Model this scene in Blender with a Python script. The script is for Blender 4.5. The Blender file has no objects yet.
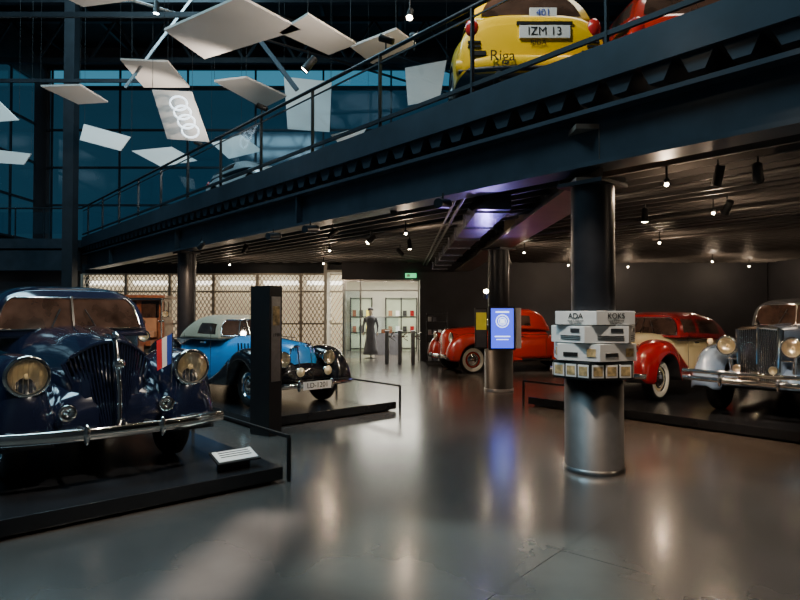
import bpy, math, random
import numpy as np
from mathutils import Vector, Matrix, Quaternion
random.seed(4)
D2R=math.pi/180
A=40.9*D2R; ca,sa=math.cos(A),math.sin(A)
def G(u,w,z=0.0): return Vector((u*ca-w*sa,u*sa+w*ca,z))
COL=bpy.context.scene.collection
# ------------------------------------------------------------ materials
def pm(name,col,rough=0.5,metal=0.0,var=0.12,scale=6.0,emit=None,es=0.0,coat=0.0,bump=0.0,spec=0.5):
    m=bpy.data.materials.new(name); m.use_nodes=True
    nt=m.node_tree; b=nt.nodes['Principled BSDF']
    n=nt.nodes.new('ShaderNodeTexNoise'); n.inputs['Scale'].default_value=scale; n.inputs['Detail'].default_value=3
    tc=nt.nodes.new('ShaderNodeTexCoord'); nt.links.new(tc.outputs['Object'],n.inputs['Vector'])
    r=nt.nodes.new('ShaderNodeValToRGB'); nt.links.new(n.outputs['Fac'],r.inputs['Fac'])
    r.color_ramp.elements[0].position=.3; r.color_ramp.elements[1].position=.7
    r.color_ramp.elements[0].color=[max(0,c*(1-var)) for c in col]+[1]
    r.color_ramp.elements[1].color=[min(1,c*(1+var)) for c in col]+[1]
    nt.links.new(r.outputs['Color'],b.inputs['Base Color'])
    b.inputs['Roughness'].default_value=rough; b.inputs['Metallic'].default_value=metal
    b.inputs['Specular IOR Level'].default_value=spec
    b.inputs['Coat Weight'].default_value=coat; b.inputs['Coat Roughness'].default_value=.04
    if emit: b.inputs['Emission Color'].default_value=list(emit)+[1]; b.inputs['Emission Strength'].default_value=es
    if bump:
        bp=nt.nodes.new('ShaderNodeBump'); bp.inputs['Strength'].default_value=bump
        nt.links.new(n.outputs['Fac'],bp.inputs['Height']); nt.links.new(bp.outputs['Normal'],b.inputs['Normal'])
    return m
def glassmat(name,tint,mix):
    m=bpy.data.materials.new(name); m.use_nodes=True; nt=m.node_tree; nt.nodes.clear()
    o=nt.nodes.new('ShaderNodeOutputMaterial'); mx=nt.nodes.new('ShaderNodeMixShader'); t=nt.nodes.new('ShaderNodeBsdfTransparent')
    g=nt.nodes.new('ShaderNodeBsdfGlossy'); g.inputs['Roughness'].default_value=.03
    t.inputs['Color'].default_value=list(tint)+[1]; mx.inputs['Fac'].default_value=mix
    nt.links.new(t.outputs[0],mx.inputs[1]); nt.links.new(g.outputs[0],mx.inputs[2]); nt.links.new(mx.outputs[0],o.inputs[0])
    return m
M={}
M['navy']=pm('navy_paint',(.007,.010,.026),.14,0,.1,3,coat=1)
M['black']=pm('black_paint',(.005,.005,.007),.2,0,.1,3,coat=1)
M['blue']=pm('light_blue_paint',(.018,.25,.60),.30,0,.06,3,coat=.6)
M['red']=pm('red_paint',(.36,.018,.008),.25,0,.06,3,coat=1)
M['dred']=pm('dark_red_paint',(.27,.008,.010),.25,0,.06,3,coat=1)
M['cream']=pm('cream_paint',(.66,.52,.27),.3,0,.05,3,coat=1)
M['silver']=pm('silver_blue_paint',(.24,.33,.47),.25,.25,.05,3,coat=1)
M['yellow']=pm('yellow_paint',(.92,.54,.004),.3,0,.04,3,coat=.6)
M['white']=pm('silver_paint',(.42,.43,.43),.3,.2,.04,3,coat=.6)
M['chrome']=pm('chrome',(.90,.87,.82),.08,1,.03,10)
M['steel']=pm('brushed_steel',(.45,.45,.45),.3,1,.1,20)
M['tire']=pm('tire_rubber',(.012,.012,.012),.6)
M['wwall']=pm('whitewall_rubber',(.75,.70,.60),.5,0,.04)
M['canvas']=pm('cream_canvas',(.38,.31,.21),.8,0,.08,30,bump=.1)
M['dcanvas']=pm('dark_canvas',(.04,.04,.045),.8,0,.1,30,bump=.1)
M['glass']=pm('car_glass',(.05,.028,.02),.04,0,.7,3,spec=.8)  # brown mottling paints interior and reflections into the glass colour
M['lens']=pm('amber_lamp_lens',(.85,.66,.38),.12,0,.1,30,emit=(1,.75,.4),es=.1,coat=1)
M['refl']=pm('lamp_reflector',(.95,.88,.74),.30,1,.04,20)
M['lglass']=glassmat('headlight_glass',(.98,.96,.90),.14)
M['dark']=pm('dark_trim',(.010,.010,.011),.5)
M['wood']=pm('varnished_wood',(.20,.062,.024),.35,0,.3,14,coat=.5)
M['beam']=pm('blue_black_steel',(.034,.047,.062),.40,.25,.2,3)
M['beam2']=pm('dark_steel',(.024,.029,.036),.42,.3,.2,3)
M['under']=pm('painted_beam',(.26,.21,.17),.30,.4,.15,3)
M['column']=pm('column_black_steel',(.022,.023,.028),.36,.4,.2,5)
M['shell']=pm('column_shell_steel',(.060,.056,.055),.45,.3,.12,9)
M['ceil']=pm('black_ceiling',(.012,.012,.014),.7,0,.2,2)
M['slat']=pm('grey_slat',(.070,.062,.058),.5,.2,.2,3)
M['wall']=pm('dark_wall',(.036,.037,.044),.6,0,.15,1.5)
M['wwall2']=pm('white_wall',(.74,.72,.64),.6,0,.05,2)
M['panel']=pm('ceiling_panel_white',(.66,.61,.56),.6,0,.05,1.2)
M['plat']=pm('platform_black',(.016,.017,.020),.22,0,.2,3)
M['board']=pm('white_board',(.86,.85,.82),.45,0,.03)
M['photo']=pm('sepia_print',(.50,.36,.17),.5,0,.6,18)
M['ink']=pm('black_ink',(.01,.01,.01),.5)
M['bulb']=pm('lamp_bulb',(1,1,1),.3,emit=(1,.80,.55),es=70)
M['bulbc']=pm('cool_lamp_bulb',(1,1,1),.3,emit=(.75,.93,1),es=30)
M['screen']=pm('blue_screen',(.03,.04,.3),.3,emit=(.05,.08,.8),es=2.2,var=.4,scale=4)
M['scrw']=pm('screen_white',(.8,.9,1),.3,emit=(.7,.85,1),es=2.6)
M['exit']=pm('exit_green',(.05,.6,.2),.4,emit=(.1,1,.35),es=1.2)
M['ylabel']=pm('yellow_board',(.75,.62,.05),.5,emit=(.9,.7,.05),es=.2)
M['plate']=pm('licence_plate',(.8,.8,.78),.4,0,.02)
M['flagb']=pm('flag_blue',(.02,.06,.4),.7); M['flagr']=pm('flag_red',(.6,.02,.03),.7)
M['tail']=pm('taillight_red',(.45,.02,.02),.2,coat=1)
M['bluew']=pm('dusk_window_glass',(.01,.025,.035),.08,0,.5,.35,emit=(.03,.12,.21),es=.24)
M['bluew2']=pm('dusk_window_strip',(.02,.08,.12),.1,0,.3,.5,emit=(.08,.34,.52),es=.65)
M['warmglow']=pm('backlit_warm_panel',(.8,.72,.55),.5,0,.35,.9,emit=(1,.78,.52),es=.5)
M['whiteglow']=pm('light_panel_white',(.9,.9,.88),.5,emit=(1,.93,.80),es=4)
M['lattice']=pm('lattice_metal',(.56,.50,.42),.4,.2,.1)
M['rail_glass']=glassmat('railing_glass',(.86,.92,.95),.06)
M['skin']=pm('mannequin_skin',(.62,.52,.42),.5)
M['coat1']=pm('dark_cloth',(.03,.03,.04),.8); M['coat2']=pm('brown_cloth',(.32,.16,.08),.8); M['coat3']=pm('grey_cloth',(.12,.12,.14),.8)
M['duct']=pm('galvanised_duct',(.40,.40,.46),.22,.9,.12,3)
M['green']=pm('pale_green_cabinet',(.40,.46,.34),.4,0,.1,2)

# ------------------------------------------------------------ mesh builder
class MB:
    def __init__(s): s.v=[]; s.f=[]; s.fm=[]; s.fs=[]; s.mats=[]
    def mi(s,m):
        if m not in s.mats: s.mats.append(m)
        return s.mats.index(m)
    def add(s,vs,fs,mat,smooth=False):
        o=len(s.v); s.v+= [tuple(v) for v in vs]
        ml=mat if isinstance(mat,list) else [mat]*len(fs)
        for f,m in zip(fs,ml):
            s.f.append([i+o for i in f]); s.fm.append(s.mi(m)); s.fs.append(smooth)
    def box(s,c,d,mat,rot=0.0,mtx=None):
        c=Vector(c); vs=[]
        R=mtx if mtx else Matrix.Rotation(rot,3,'Z')
        for x in(-.5,.5):
            for y in(-.5,.5):
                for z in(-.5,.5): vs.append(c+R@Vector((x*d[0],y*d[1],z*d[2])))
        s.add(vs,[(0,1,3,2),(4,6,7,5),(0,4,5,1),(2,3,7,6),(0,2,6,4),(1,5,7,3)],mat)
    def beam(s,a,b,w,h,mat):
        a=Vector(a); b=Vector(b); t=(b-a); L=t.length; t.normalize()
        up=Vector((0,0,1)) if abs(t.z)<.95 else Vector((1,0,0))
        sd=t.cross(up).normalized(); u2=sd.cross(t)
        R=Matrix((t,sd,u2)).transposed()
        s.box((a+b)/2,(L,w,h),mat,mtx=R)
    def sweep(s,pts,ry,rz,mat,seg=12,cap=True,radii=None,smooth=True,closed=False):
        pts=[Vector(p) for p in pts]; n=len(pts); vs=[]; fs=[]
        for i,p in enumerate(pts):
            if closed: t=pts[(i+1)%n]-pts[i-1]
            else: t=pts[min(i+1,n-1)]-pts[max(i-1,0)]
            t.normalize()
            up=Vector((0,0,1)) if abs(t.z)<.93 else Vector((1,0,0))
            sd=t.cross(up).normalized(); u2=sd.cross(t)
            k=radii[i] if radii else 1
            for j in range(seg):
                th=2*math.pi*j/seg
                vs.append(p+sd*(math.cos(th)*ry*k)+u2*(math.sin(th)*rz*k))
        rng=n if closed else n-1
        for i in range(rng):
            for j in range(seg):
                a=i*seg+j; b=i*seg+(j+1)%seg; i2=(i+1)%n
                fs.append((a,b,i2*seg+(j+1)%seg,i2*seg+j))
        s.add(vs,fs,mat,smooth)
        if cap and not closed:
            s.add(vs[:seg],[tuple(range(seg))],mat); s.add(vs[-seg:],[tuple(range(seg))[::-1]],mat)
    def cyl(s,a,b,r,mat,seg=16,r2=None):
        s.sweep([a,b],r,r,mat,seg,radii=[1,(r2/r) if r2 is not None else 1])
    def lathe(s,c,axis,prof,mats,seg=28,smooth=True):
        c=Vector(c); ax=Vector(axis).normalized()
        up=Vector((0,0,1)) if abs(ax.z)<.9 else Vector((1,0,0))
        e1=ax.cross(up).normalized(); e2=e1.cross(ax); vs=[]
        for r,h in prof:
            for j in range(seg):
                th=2*math.pi*j/seg; vs.append(c+ax*h+e1*(r*math.cos(th))+e2*(r*math.sin(th)))
        fs=[];ml=[]
        for i in range(len(prof)-1):
            for j in range(seg):
                fs.append((i*seg+j,i*seg+(j+1)%seg,(i+1)*seg+(j+1)%seg,(i+1)*seg+j)); ml.append(mats[i] if isinstance(mats,list) else mats)
        s.add(vs,fs,ml,smooth)
    def sphere(s,c,r,mat,seg=20,sc=(1,1,1)):
        c=Vector(c); vs=[];fs=[]; n=10
        for i in range(n+1):
            ph=math.pi*i/n
            for j in range(seg):
                th=2*math.pi*j/seg
                vs.append(c+Vector((r*sc[0]*math.sin(ph)*math.cos(th),r*sc[1]*math.sin(ph)*math.sin(th),r*sc[2]*math.cos(ph))))
        for i in range(n):
            for j in range(seg): fs.append((i*seg+j,i*seg+(j+1)%seg,(i+1)*seg+(j+1)%seg,(i+1)*seg+j))
        s.add(vs,fs,mat,True)
    def poly(s,pts,mat,smooth=False): s.add(pts,[tuple(range(len(pts)))],mat,smooth)
    def build(s,name,parent=None,bevel=0,loc=None,rot=None):
        me=bpy.data.meshes.new(name); me.from_pydata([tuple(v) for v in s.v],[],s.f)
        for m in s.mats: me.materials.append(m)
        me.polygons.foreach_set('material_index',s.fm); me.polygons.foreach_set('use_smooth',s.fs)
        me.update()
        ob=bpy.data.objects.new(name,me); COL.objects.link(ob)
        if loc: ob.location=loc
        if rot is not None: ob.rotation_euler=(0,0,rot)
        if parent: ob.parent=parent
        if bevel:
            b=ob.modifiers.new('bevel','BEVEL'); b.width=bevel; b.segments=2; b.limit_method='ANGLE'
        return ob
def empty(name,loc=(0,0,0),rz=0.0):
    e=bpy.data.objects.new(name,None); COL.objects.link(e); e.location=loc; e.rotation_euler=(0,0,rz); e.empty_display_size=.2
    return e
def text(body,parent,loc,rot,size,mat,name='lettering',align='CENTER'):
    c=bpy.data.curves.new(name,'FONT'); c.body=body; c.size=size; c.extrude=.001; c.align_x=align; c.align_y='CENTER'
    c.materials.append(mat); o=bpy.data.objects.new(name,c); COL.objects.link(o); o.location=loc; o.rotation_euler=rot
    if parent: o.parent=parent
    return o
def interp(keys,n):
    k=np.array(keys,float); N=len(k); d=np.diff(k,axis=0); m=np.zeros_like(k)
    for i in range(1,N-1):
        a,b=d[i-1],d[i]; ok=(a*b)>0
        m[i]=np.where(ok,2*a*b/np.where(ok,a+b,1),0)
    m[0]=d[0]; m[-1]=d[-1]
    out=[];ts=np.linspace(0,N-1,n)
    for t in ts:
        i=min(int(t),N-2); f=t-i
        out.append((2*f**3-3*f**2+1)*k[i]+(f**3-2*f**2+f)*m[i]+(-2*f**3+3*f**2)*k[i+1]+(f**3-f**2)*m[i+1])
    return np.array(out),ts
TH=np.linspace(0,math.pi,181)
def ring(hw,zb,zt,n,tum,N):
    y=-hw*np.sign(np.cos(TH))*np.abs(np.cos(TH))**(2/n); z=zb+(zt-zb)*np.abs(np.sin(TH))**(2/n)
    L=np.concatenate([[0],np.cumsum(np.hypot(np.diff(y),np.diff(z)))]); q=np.linspace(0,L[-1],N+1)
    y=np.interp(q,L,y); z=np.interp(q,L,z)
    y=y*(1-tum*(z-zb)/max(zt-zb,1e-4)); return y,z
def loftbody(mb,keys,mat,matfn=None,M_=44,N=32,arch=None,bottom=None):
    K,ts=interp(keys,M_); vs=[]
    for k in K:
        x,hw,zb,zt,n,tum,lean,yc=k
        if arch:
            for xw,zw,R in arch:
                if abs(x-xw)<R: zb=max(zb,zw+math.sqrt(R*R-(x-xw)**2))
        zt=max(zt,zb+.01); y,z=ring(max(hw,.01),zb,zt,max(n,2),tum,N)
        for a,b in zip(y,z): vs.append((x-lean*(b-zb),a+yc,b))
    fs=[];ml=[];W=N+1
    for i in range(M_-1):
        for j in range(N):
            fs.append((i*W+j,i*W+j+1,(i+1)*W+j+1,(i+1)*W+j))
            m=mat
            if matfn:
                q=matfn((ts[i]+ts[i+1])/2,(j+.5)/N)
                if q: m=q
            ml.append(m)
        fs.append((i*W+N,i*W,(i+1)*W,(i+1)*W+N)); ml.append(bottom or M['dark'])
    fs.append(tuple(range(W))[::-1]); ml.append(mat)
    fs.append(tuple((M_-1)*W+j for j in range(W))); ml.append(mat)
    mb.add(vs,fs,ml,True)
def pane(mb,key,sy,z0,z1,off,mat):
    x,hw,zb,zt,n,tum,lean,yc=key
    y,z=ring(hw,zb,zt,n,tum,48)
    zz=np.clip(z,zb+(zt-zb)*z0,zb+(zt-zb)*z1)
    pts=[(x-lean*(b-zb)+off,a*sy,b) for a,b in zip(y,zz)]
    mb.poly(pts,mat)
def wheel(mb,x,y,z,r,w,side,white=False,hub=None,spokes=0):
    hub=hub or M['chrome']; s=side
    T=M['tire']; ww=M['wwall'] if white else T
    mb.lathe((x,y,z),(0,s,0),[(r*.6,-w/2),(r*.9,-w/2),(r,-w*.3),(r,w*.3),(r*.9,w*.5),(r*.84,w*.53),(r*.66,w*.53),(r*.6,w*.45),(r*.56,w*.3)],
             [T,T,T,T,T,ww,ww,hub],32)
    if spokes:
        mb.lathe((x,y,z),(0,s,0),[(r*.6,w*.4),(r*.54,w*.4),(r*.54,0)],hub,32)
        for i in range(spokes):
            a=2*math.pi*i/spokes
            mb.cyl((x+.05*math.cos(a),y+s*w*.45,z+.05*math.sin(a)),(x+r*.57*math.cos(a+.2),y+s*w*.1,z+r*.57*math.sin(a+.2)),.006,hub,5)
        mb.lathe((x,y,z),(0,s,0),[(.06,0),(.06,w*.5),(.045,w*.62),(.001,w*.66)],hub,20)
        mb.lathe((x,y,z),(0,s,0),[(r*.6,0),(.001,0)],M['dark'],20)
    else:
        mb.lathe((x,y,z),(0,s,0),[(r*.6,w*.3),(r*.45,w*.38),(r*.36,w*.35),(r*.33,w*.5),(r*.18,w*.62),(.001,w*.66)],
             [M['paintw'] if 'paintw' in M else hub,hub,hub,hub,hub],28)
def headlamp(mb,x,y,z,r,L=.24,shell=None):
    shell=shell or M['chrome']
    mb.lathe((x,y,z),(1,0,0),[(.001,-L),(r*.45,-L*.9),(r*.8,-L*.55),(r*.98,-L*.15),(r*1.02,0)],shell,28)
    mb.lathe((x,y,z),(1,0,0),[(r*1.02,0),(r*1.12,.005),(r*1.14,.02),(r*1.08,.038),(r*.94,.035)],M['chrome'],32)
    mb.lathe((x,y,z),(1,0,0),[(r*.95,.03),(r*.85,-r*.12),(r*.6,-r*.34),(r*.3,-r*.46),(.001,-r*.5)],M['refl'],32)
    mb.sphere((x-r*.12,y,z),r*.17,M['lens'],12)
    mb.lathe((x,y,z),(1,0,0),[(r*.95,.032),(r*.7,.05),(r*.35,.062),(.001,.067)],M['lglass'],28)
    for i in range(-3,4):
        h=r*math.sqrt(max(.05,1-(i/4.2)**2))*.85
        mb.cyl((x+.05-.003*i*i*.3,y+i*r*.23,z-h),(x+.05-.003*i*i*.3,y+i*r*.23,z+h),.0022,M['refl'],4)
def grille(mb,x,zb,zt,hb,ht,prow,lean,nb,bar,frame,arch=.05,br=.006,fr=.016):
    def P(f,t):
        y=f*(hb+(ht-hb)*t); ztop=zt-arch*f*f
        return Vector((x-lean*t+prow*(1-abs(f)),y,zb+(ztop-zb)*t))
    for s in(-1,1):
        pts=[P(s*i/8,1) for i in range(9)]+[P(s*i/8,0) for i in range(8,-1,-1)]
        mb.poly([p-Vector((.02,0,0)) for p in pts],M['dark'])
    for i in range(nb):
        f=-1+2*(i+.5)/nb
        pts=[P(f,t) for t in (0,.5,1)]; mb.sweep(pts,br,br,bar,6)
    out=[P(-1,t) for t in (0,.33,.66,1)]+[P(-1+i/6,1) for i in range(1,12)]+[P(1,t) for t in (1,.66,.33,0)]+[P(1-i/6,0) for i in range(1,12)]
    mb.sweep(out,fr,fr,frame,8,closed=True)
    mb.sweep([P(0,t)+Vector((.008,0,0)) for t in(0,.5,1)],fr*.8,fr*.8,frame,8)
def bumper(mb,x,z,hw,bow,h=.045,mat=None,over=.3):
    mat=mat or M['chrome']
    pts=[(x-bow*(abs(f)**2.5),f*hw,z) for f in [i/12 for i in range(-12,13)]]
    mb.sweep(pts,.018,h,mat,12)
    for s in(-1,1): mb.sphere((x+.01,s*over,z),.05,mat,12,(.7,.55,1.7)); mb.cyl((x-.02,s*over,z),(x-.45,s*over*.9,z),.02,M['dark'],8)

def vintage(name,loc,ang,P):
    e=empty(name,loc,ang); S=P.get('s',(1,1,1))
    sc=lambda ks:[(k[0]*S[0],k[1]*S[1],k[2]*S[2],k[3]*S[2],k[4],k[5],k[6],k[7]*S[1]) for k in ks]
    body=P['body'];fen=P['fender']
    r=P.get('r',.37); xf=P.get('xf',1.5)*S[0]; xr=P.get('xr',-1.5)*S[0]; tr=P.get('track',.70)*S[1]
    mb=MB()
    hk=P.get('hood',[(2.0,.24,.45,1.10,2.6,0,.06,0),(1.93,.30,.42,1.17,2.6,0,.05,0),(1.2,.44,.40,1.22,2.6,0,0,0),(.65,.66,.38,1.26,3,0,0,0),
          (0,.78,.35,1.26,3.6,.03,0,0),(-1.0,.8,.35,1.24,3.6,.03,0,0),(-1.8,.72,.38,1.12,3,.03,0,0),(-2.25,.5,.45,.85,2.6,0,0,0),(-2.4,.2,.5,.65,2.3,0,0,0)])
    loftbody(mb,sc(hk),P.get('hoodmat',body),P.get('hoodfn'),60,32)
    mb.build('body',e)
    mb=MB()
    loftbody(mb,sc(P.get('cat',[(2.0,.45,.42,.58,2.5,0,0,0),(1.9,.52,.40,.72,2.5,0,0,0),(1.4,.58,.36,.80,2.5,0,0,0),(.6,.62,.36,.8,2.5,0,0,0)])),fen,None,16,20)
    for s in(-1,1):
        f=sc(P.get('ff',[(2.16,.08,.44,.50,2.2,0,0,.68),(2.13,.16,.36,.66,2.2,0,0,.68),(2.03,.21,.33,.84,2.2,0,0,.69),(1.8,.235,.32,1.0,2.3,0,0,.70),(1.5,.245,.32,1.05,2.4,0,0,.70),
              (1.1,.235,.32,.98,2.4,0,0,.70),(.75,.19,.30,.72,2.4,0,0,.72),(.45,.15,.28,.46,2.4,0,0,.74),(.15,.12,.28,.36,2.4,0,0,.75)]))
        f=[k[:7]+(k[7]*s,) for k in f]
        loftbody(mb,f,fen,None,52,24,arch=[(xf,r,r+.06)])
        g=sc(P.get('rf',[(-.75,.12,.28,.40,2.4,0,0,.74),(-.95,.18,.28,.72,2.4,0,0,.73),(-1.2,.22,.30,.92,2.4,0,0,.72),(-1.5,.23,.32,.98,2.4,0,0,.72),
              (-1.9,.22,.32,.88,2.4,0,0,.70),(-2.25,.17,.36,.66,2.3,0,0,.68),(-2.42,.08,.4,.48,2.2,0,0,.66)]))
        g=[k[:7]+(k[7]*s,) for k in g]
        loftbody(mb,g,fen,None,44,24,arch=[(xr,r,r+.05)])
        mb.box(((-.3)*S[0],s*.78*S[1],.31),(1.5*S[0],.26,.035),M['dark'])
        mb.box(((-.3)*S[0],s*.915*S[1],.315),(1.5*S[0],.012,.03),M['chrome'])
    mb.build('fenders',e)
    cab=sc(P['cabin']); mb=MB(); cm=P.get('cabmat',body); gl=M['glass']
    wins=P.get('wins',[(.35,1.45),(1.6,2.7)]); vr=P.get('vr',(.045,.165))
    def fn(t,v):
        v2=min(v,1-v)
        if vr[0]<v2<vr[1]:
            for a,b in wins:
                if a<t<b: return gl
    loftbody(mb,cab,cm,fn,56,48)
    mb.build('cabin',e)
    mb=MB(); k=cab[0]; q0=P.get('wz',(.12,.88))
    pane(mb,k,.92,q0[0],q0[1],.012,gl)
    y,z=ring(k[1],k[2],k[3],k[4],k[5],40); zz=np.clip(z,k[2]+(k[3]-k[2])*q0[0],k[2]+(k[3]-k[2])*q0[1])
    fr=[(k[0]-k[6]*(b-k[2])+.014,a*.92,b) for a,b in zip(y,zz)]
    mb.sweep(fr,.010,.010,P.get('wsf',M['chrome']),6,closed=True)
    mb.beam((k[0]-k[6]*(k[3]-k[2])*.12+.02,0,k[2]+(k[3]-k[2])*.12),(k[0]-k[6]*(k[3]-k[2])*.88+.02,0,k[2]+(k[3]-k[2])*.88),.022,.015,P.get('wsf',M['chrome']))
    for s in(-1,1):
        mb.beam((k[0]+.03,s*.25,k[2]+.03),(k[0]-k[6]*.3+.03,s*.12,k[2]+.3),.01,.01,M['dark'])
    mb.build('windshield',e)
    mb=MB(); M['paintw']=P.get('wheelmat',body); q=P.get('spokes',0)
    for s in(-1,1):
        wheel(mb,xf,s*tr,r,r,.17,s,P.get('white',False),spokes=q); wheel(mb,xr,s*(tr+.02),r,r,.17,s,P.get('white',False),spokes=q)
    mb.cyl((xf,-tr,r),(xf,tr,r),.04,M['dark'],8); mb.cyl((xr,-tr,r),(xr,tr,r),.04,M['dark'],8)
    mb.build('wheels',e)
    mb=MB(); h=P.get('lamp',(1.98,.56,.93,.16))
    for s in(-1,1):
        headlamp(mb,h[0]*S[0],s*h[1]*S[1],h[2]*S[2],h[3],L=P.get('lampL',.24),shell=P.get('lampmat',M['chrome']))
        mb.cyl((h[0]*S[0]-.08,s*h[1]*S[1],h[2]*S[2]-h[3]*.8),(h[0]*S[0]-.12,s*h[1]*S[1]*.95,h[2]*S[2]-h[3]-.25),.03,P.get('lampmat',M['chrome']),10)
    mb.build('headlamps',e)
    mb=MB()
    for g in P['grille']:
        off=g.get('y',0); m2=MB(); grille(m2,*g['a'],**g.get('k',{}))
        for i,v in enumerate(m2.v): m2.v[i]=(v[0],v[1]+off,v[2])
        for f,fi,fs_ in zip(m2.f,m2.fm,m2.fs): mb.add([m2.v[i] for i in f],[tuple(range(len(f)))],m2.mats[fi],fs_)
    mb.build('grille',e)
    mb=MB(); b=P.get('bump',(2.32,.44,.88,.16,.045,.3)); bumper(mb,b[0],b[1],b[2],b[3],b[4],over=b[5]); bumper(mb,-b[0]-.1,b[1],.001+b[2]*.9,-b[3],b[4],over=b[5])
    mb.build('bumpers',e)
    mb=MB()
    mb.sweep([(1.95*S[0],0,(hk[1][3]+.01)*S[2]),(1.2*S[0],0,(hk[2][3]+.01)*S[2]),(.66*S[0],0,(hk[3][3]+.01)*S[2])],.01,.01,M['chrome'],6)
    for s in(-1,1):
        for i in range(12):
            x=(.85+.07*i)*S[0]; hw=np.interp(x/S[0],[hk[3][0],hk[2][0],hk[1][0]],[hk[3][1],hk[2][1],hk[1][1]])*S[1]
            mb.beam((x,s*(hw+.004),.72*S[2]),(x-.03,s*(hw-.002),.95*S[2]),.02,.012,M['chrome'] if P.get('chlouv') else M['dark'])
        for x in P.get('doors',(.45,-.35,-1.1)):
            mb.beam((x*S[0],s*.787*S[1],.42),(x*S[0],s*.777*S[1],1.08*S[2]),.006,.008,M['dark'])
        mb.cyl((.25*S[0],s*.80*S[1],.95*S[2]),(.12*S[0],s*.82*S[1],.95*S[2]),.012,M['chrome'],8)
        mb.sweep([(.65*S[0],s*.675*S[1],1.0*S[2]),(0,s*.795*S[1],1.0*S[2]),(-1*S[0],s*.81*S[1],.99*S[2])],.008,.01,M['chrome'],6)
    mb.build('trim',e)
    return e
# ------------------------------------------------------------ ROOM
def floormat():
    m=bpy.data.materials.new('polished_concrete'); m.use_nodes=True; nt=m.node_tree; b=nt.nodes['Principled BSDF']
    tc=nt.nodes.new('ShaderNodeTexCoord'); mp=nt.nodes.new('ShaderNodeMapping'); mp.inputs['Rotation'].default_value=(0,0,A)
    nt.links.new(tc.outputs['Object'],mp.inputs['Vector'])
    n=nt.nodes.new('ShaderNodeTexNoise'); n.inputs['Scale'].default_value=1.3; n.inputs['Detail'].default_value=6
    nt.links.new(mp.outputs[0],n.inputs['Vector'])
    r=nt.nodes.new('ShaderNodeValToRGB'); r.color_ramp.elements[0].position=.3; r.color_ramp.elements[1].position=.72
    r.color_ramp.elements[0].color=(.076,.064,.056,1); r.color_ramp.elements[1].color=(.120,.102,.090,1)
    nt.links.new(n.outputs['Fac'],r.inputs['Fac'])
    br=nt.nodes.new('ShaderNodeTexBrick'); br.inputs['Scale'].default_value=1; br.inputs['Brick Width'].default_value=3.6; br.inputs['Row Height'].default_value=3.6
    br.inputs['Mortar Size'].default_value=.005; br.offset=0; br.inputs['Color1'].default_value=(1,1,1,1); br.inputs['Color2'].default_value=(.92,.92,.92,1); br.inputs['Mortar'].default_value=(.35,.35,.35,1)
    nt.links.new(mp.outputs[0],br.inputs['Vector'])
    mx=nt.nodes.new('ShaderNodeMix'); mx.data_type='RGBA'; mx.blend_type='MULTIPLY'; mx.inputs['Factor'].default_value=1
    nt.links.new(r.outputs[0],mx.inputs[6]); nt.links.new(br.outputs['Color'],mx.inputs[7]); nt.links.new(mx.outputs[2],b.inputs['Base Color'])
    n2=nt.nodes.new('ShaderNodeTexNoise'); n2.inputs['Scale'].default_value=1.1; n2.inputs['Detail'].default_value=1; nt.links.new(mp.outputs[0],n2.inputs['Vector'])
    mr=nt.nodes.new('ShaderNodeMapRange'); mr.inputs[3].default_value=.21; mr.inputs[4].default_value=.27; nt.links.new(n2.outputs['Fac'],mr.inputs[0])
    nt.links.new(mr.outputs[0],b.inputs['Roughness']); b.inputs['Specular IOR Level'].default_value=.75
    b.inputs['Coat Weight'].default_value=.18; b.inputs['Coat Roughness'].default_value=.14
    return m
X0,X1,Y0,Y1,ZR=-16,12,-4,27,13.6
def solo(name,c,d,mat,rot=0,bevel=0):
    mb=MB(); mb.box((0,0,0),d,mat); return mb.build(name,loc=c,rot=rot,bevel=bevel)
solo('floor',(-2,11.5,-.1),(28.4,31.4,.2),floormat())
solo('ceiling',(-2,11.5,ZR+.1),(28.4,31.4,.2),M['ceil'])
solo('wall_left',(X0-.1,11.5,ZR/2),(.2,31.4,ZR),M['wall'])
solo('wall_right',(X1+.1,11.5,ZR/2),(.2,31.4,ZR),M['wall'])
solo('wall_front',(-2,Y0-.1,ZR/2),(28,.2,ZR),M['wall'])
solo('wall_back',(-2,Y1+.1,ZR/2),(28,.2,ZR),M['wall'])
mb=MB()
mb.box((-2,Y1-.03,8.2),(27.6,.03,7.0),M['bluew']); mb.box((-2,Y1-.03,12.2),(27.6,.03,.7),M['bluew2'])
for i in range(10): mb.box((X0+.3+i*3.06,Y1-.08,8.6),(.08,.08,8),M['beam2'])
for z in (4.7,6.4,8.1,9.8,11.7,12.6): mb.box((-2,Y1-.09,z),(27.8,.1,.09 if z<11 else .16),M['beam2'])
mb.build('window_1')
mb=MB(); mb.box((X0+.03,14,8.2),(.03,24,7.0),M['bluew'])
for i in range(8): mb.box((X0+.08,2+i*3.2,8.2),(.08,.07,7),M['beam2'])
for z in (4.7,6.4,8.1,9.8,11.7): mb.box((X0+.09,14,z),(.1,24,.09),M['beam2'])
mb.build('window_2')
mb=MB()
mb.box((6.3,19.6,1.82),(11.3,.2,3.64),M['wall']); mb.box((-.62,19.6,3.15),(2.55,.2,1.0),M['wall'])
mb.build('wall_partition')
solo('wall_side',(-13.6,21.6,1.8),(4.7,.2,3.6),M['wall'])
mb=MB()
mb.box((-.6,25.5,1.8),(6,.1,3.6),M['wwall2']); mb.box((-2.45,22.6,1.8),(.1,5.8,3.6),M['wwall2']); mb.box((2.4,22.6,1.8),(.1,5.8,3.6),M['wwall2'])
mb.box((-.0,22.6,2.95),(4.8,5.7,.08),M['wwall2'])
for x in(-1.7,-.6,.5): mb.box((x,22.4,2.88),(.14,4.8,.05),M['whiteglow'])
mb.build('wall_costume_room')
mb=MB()
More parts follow.
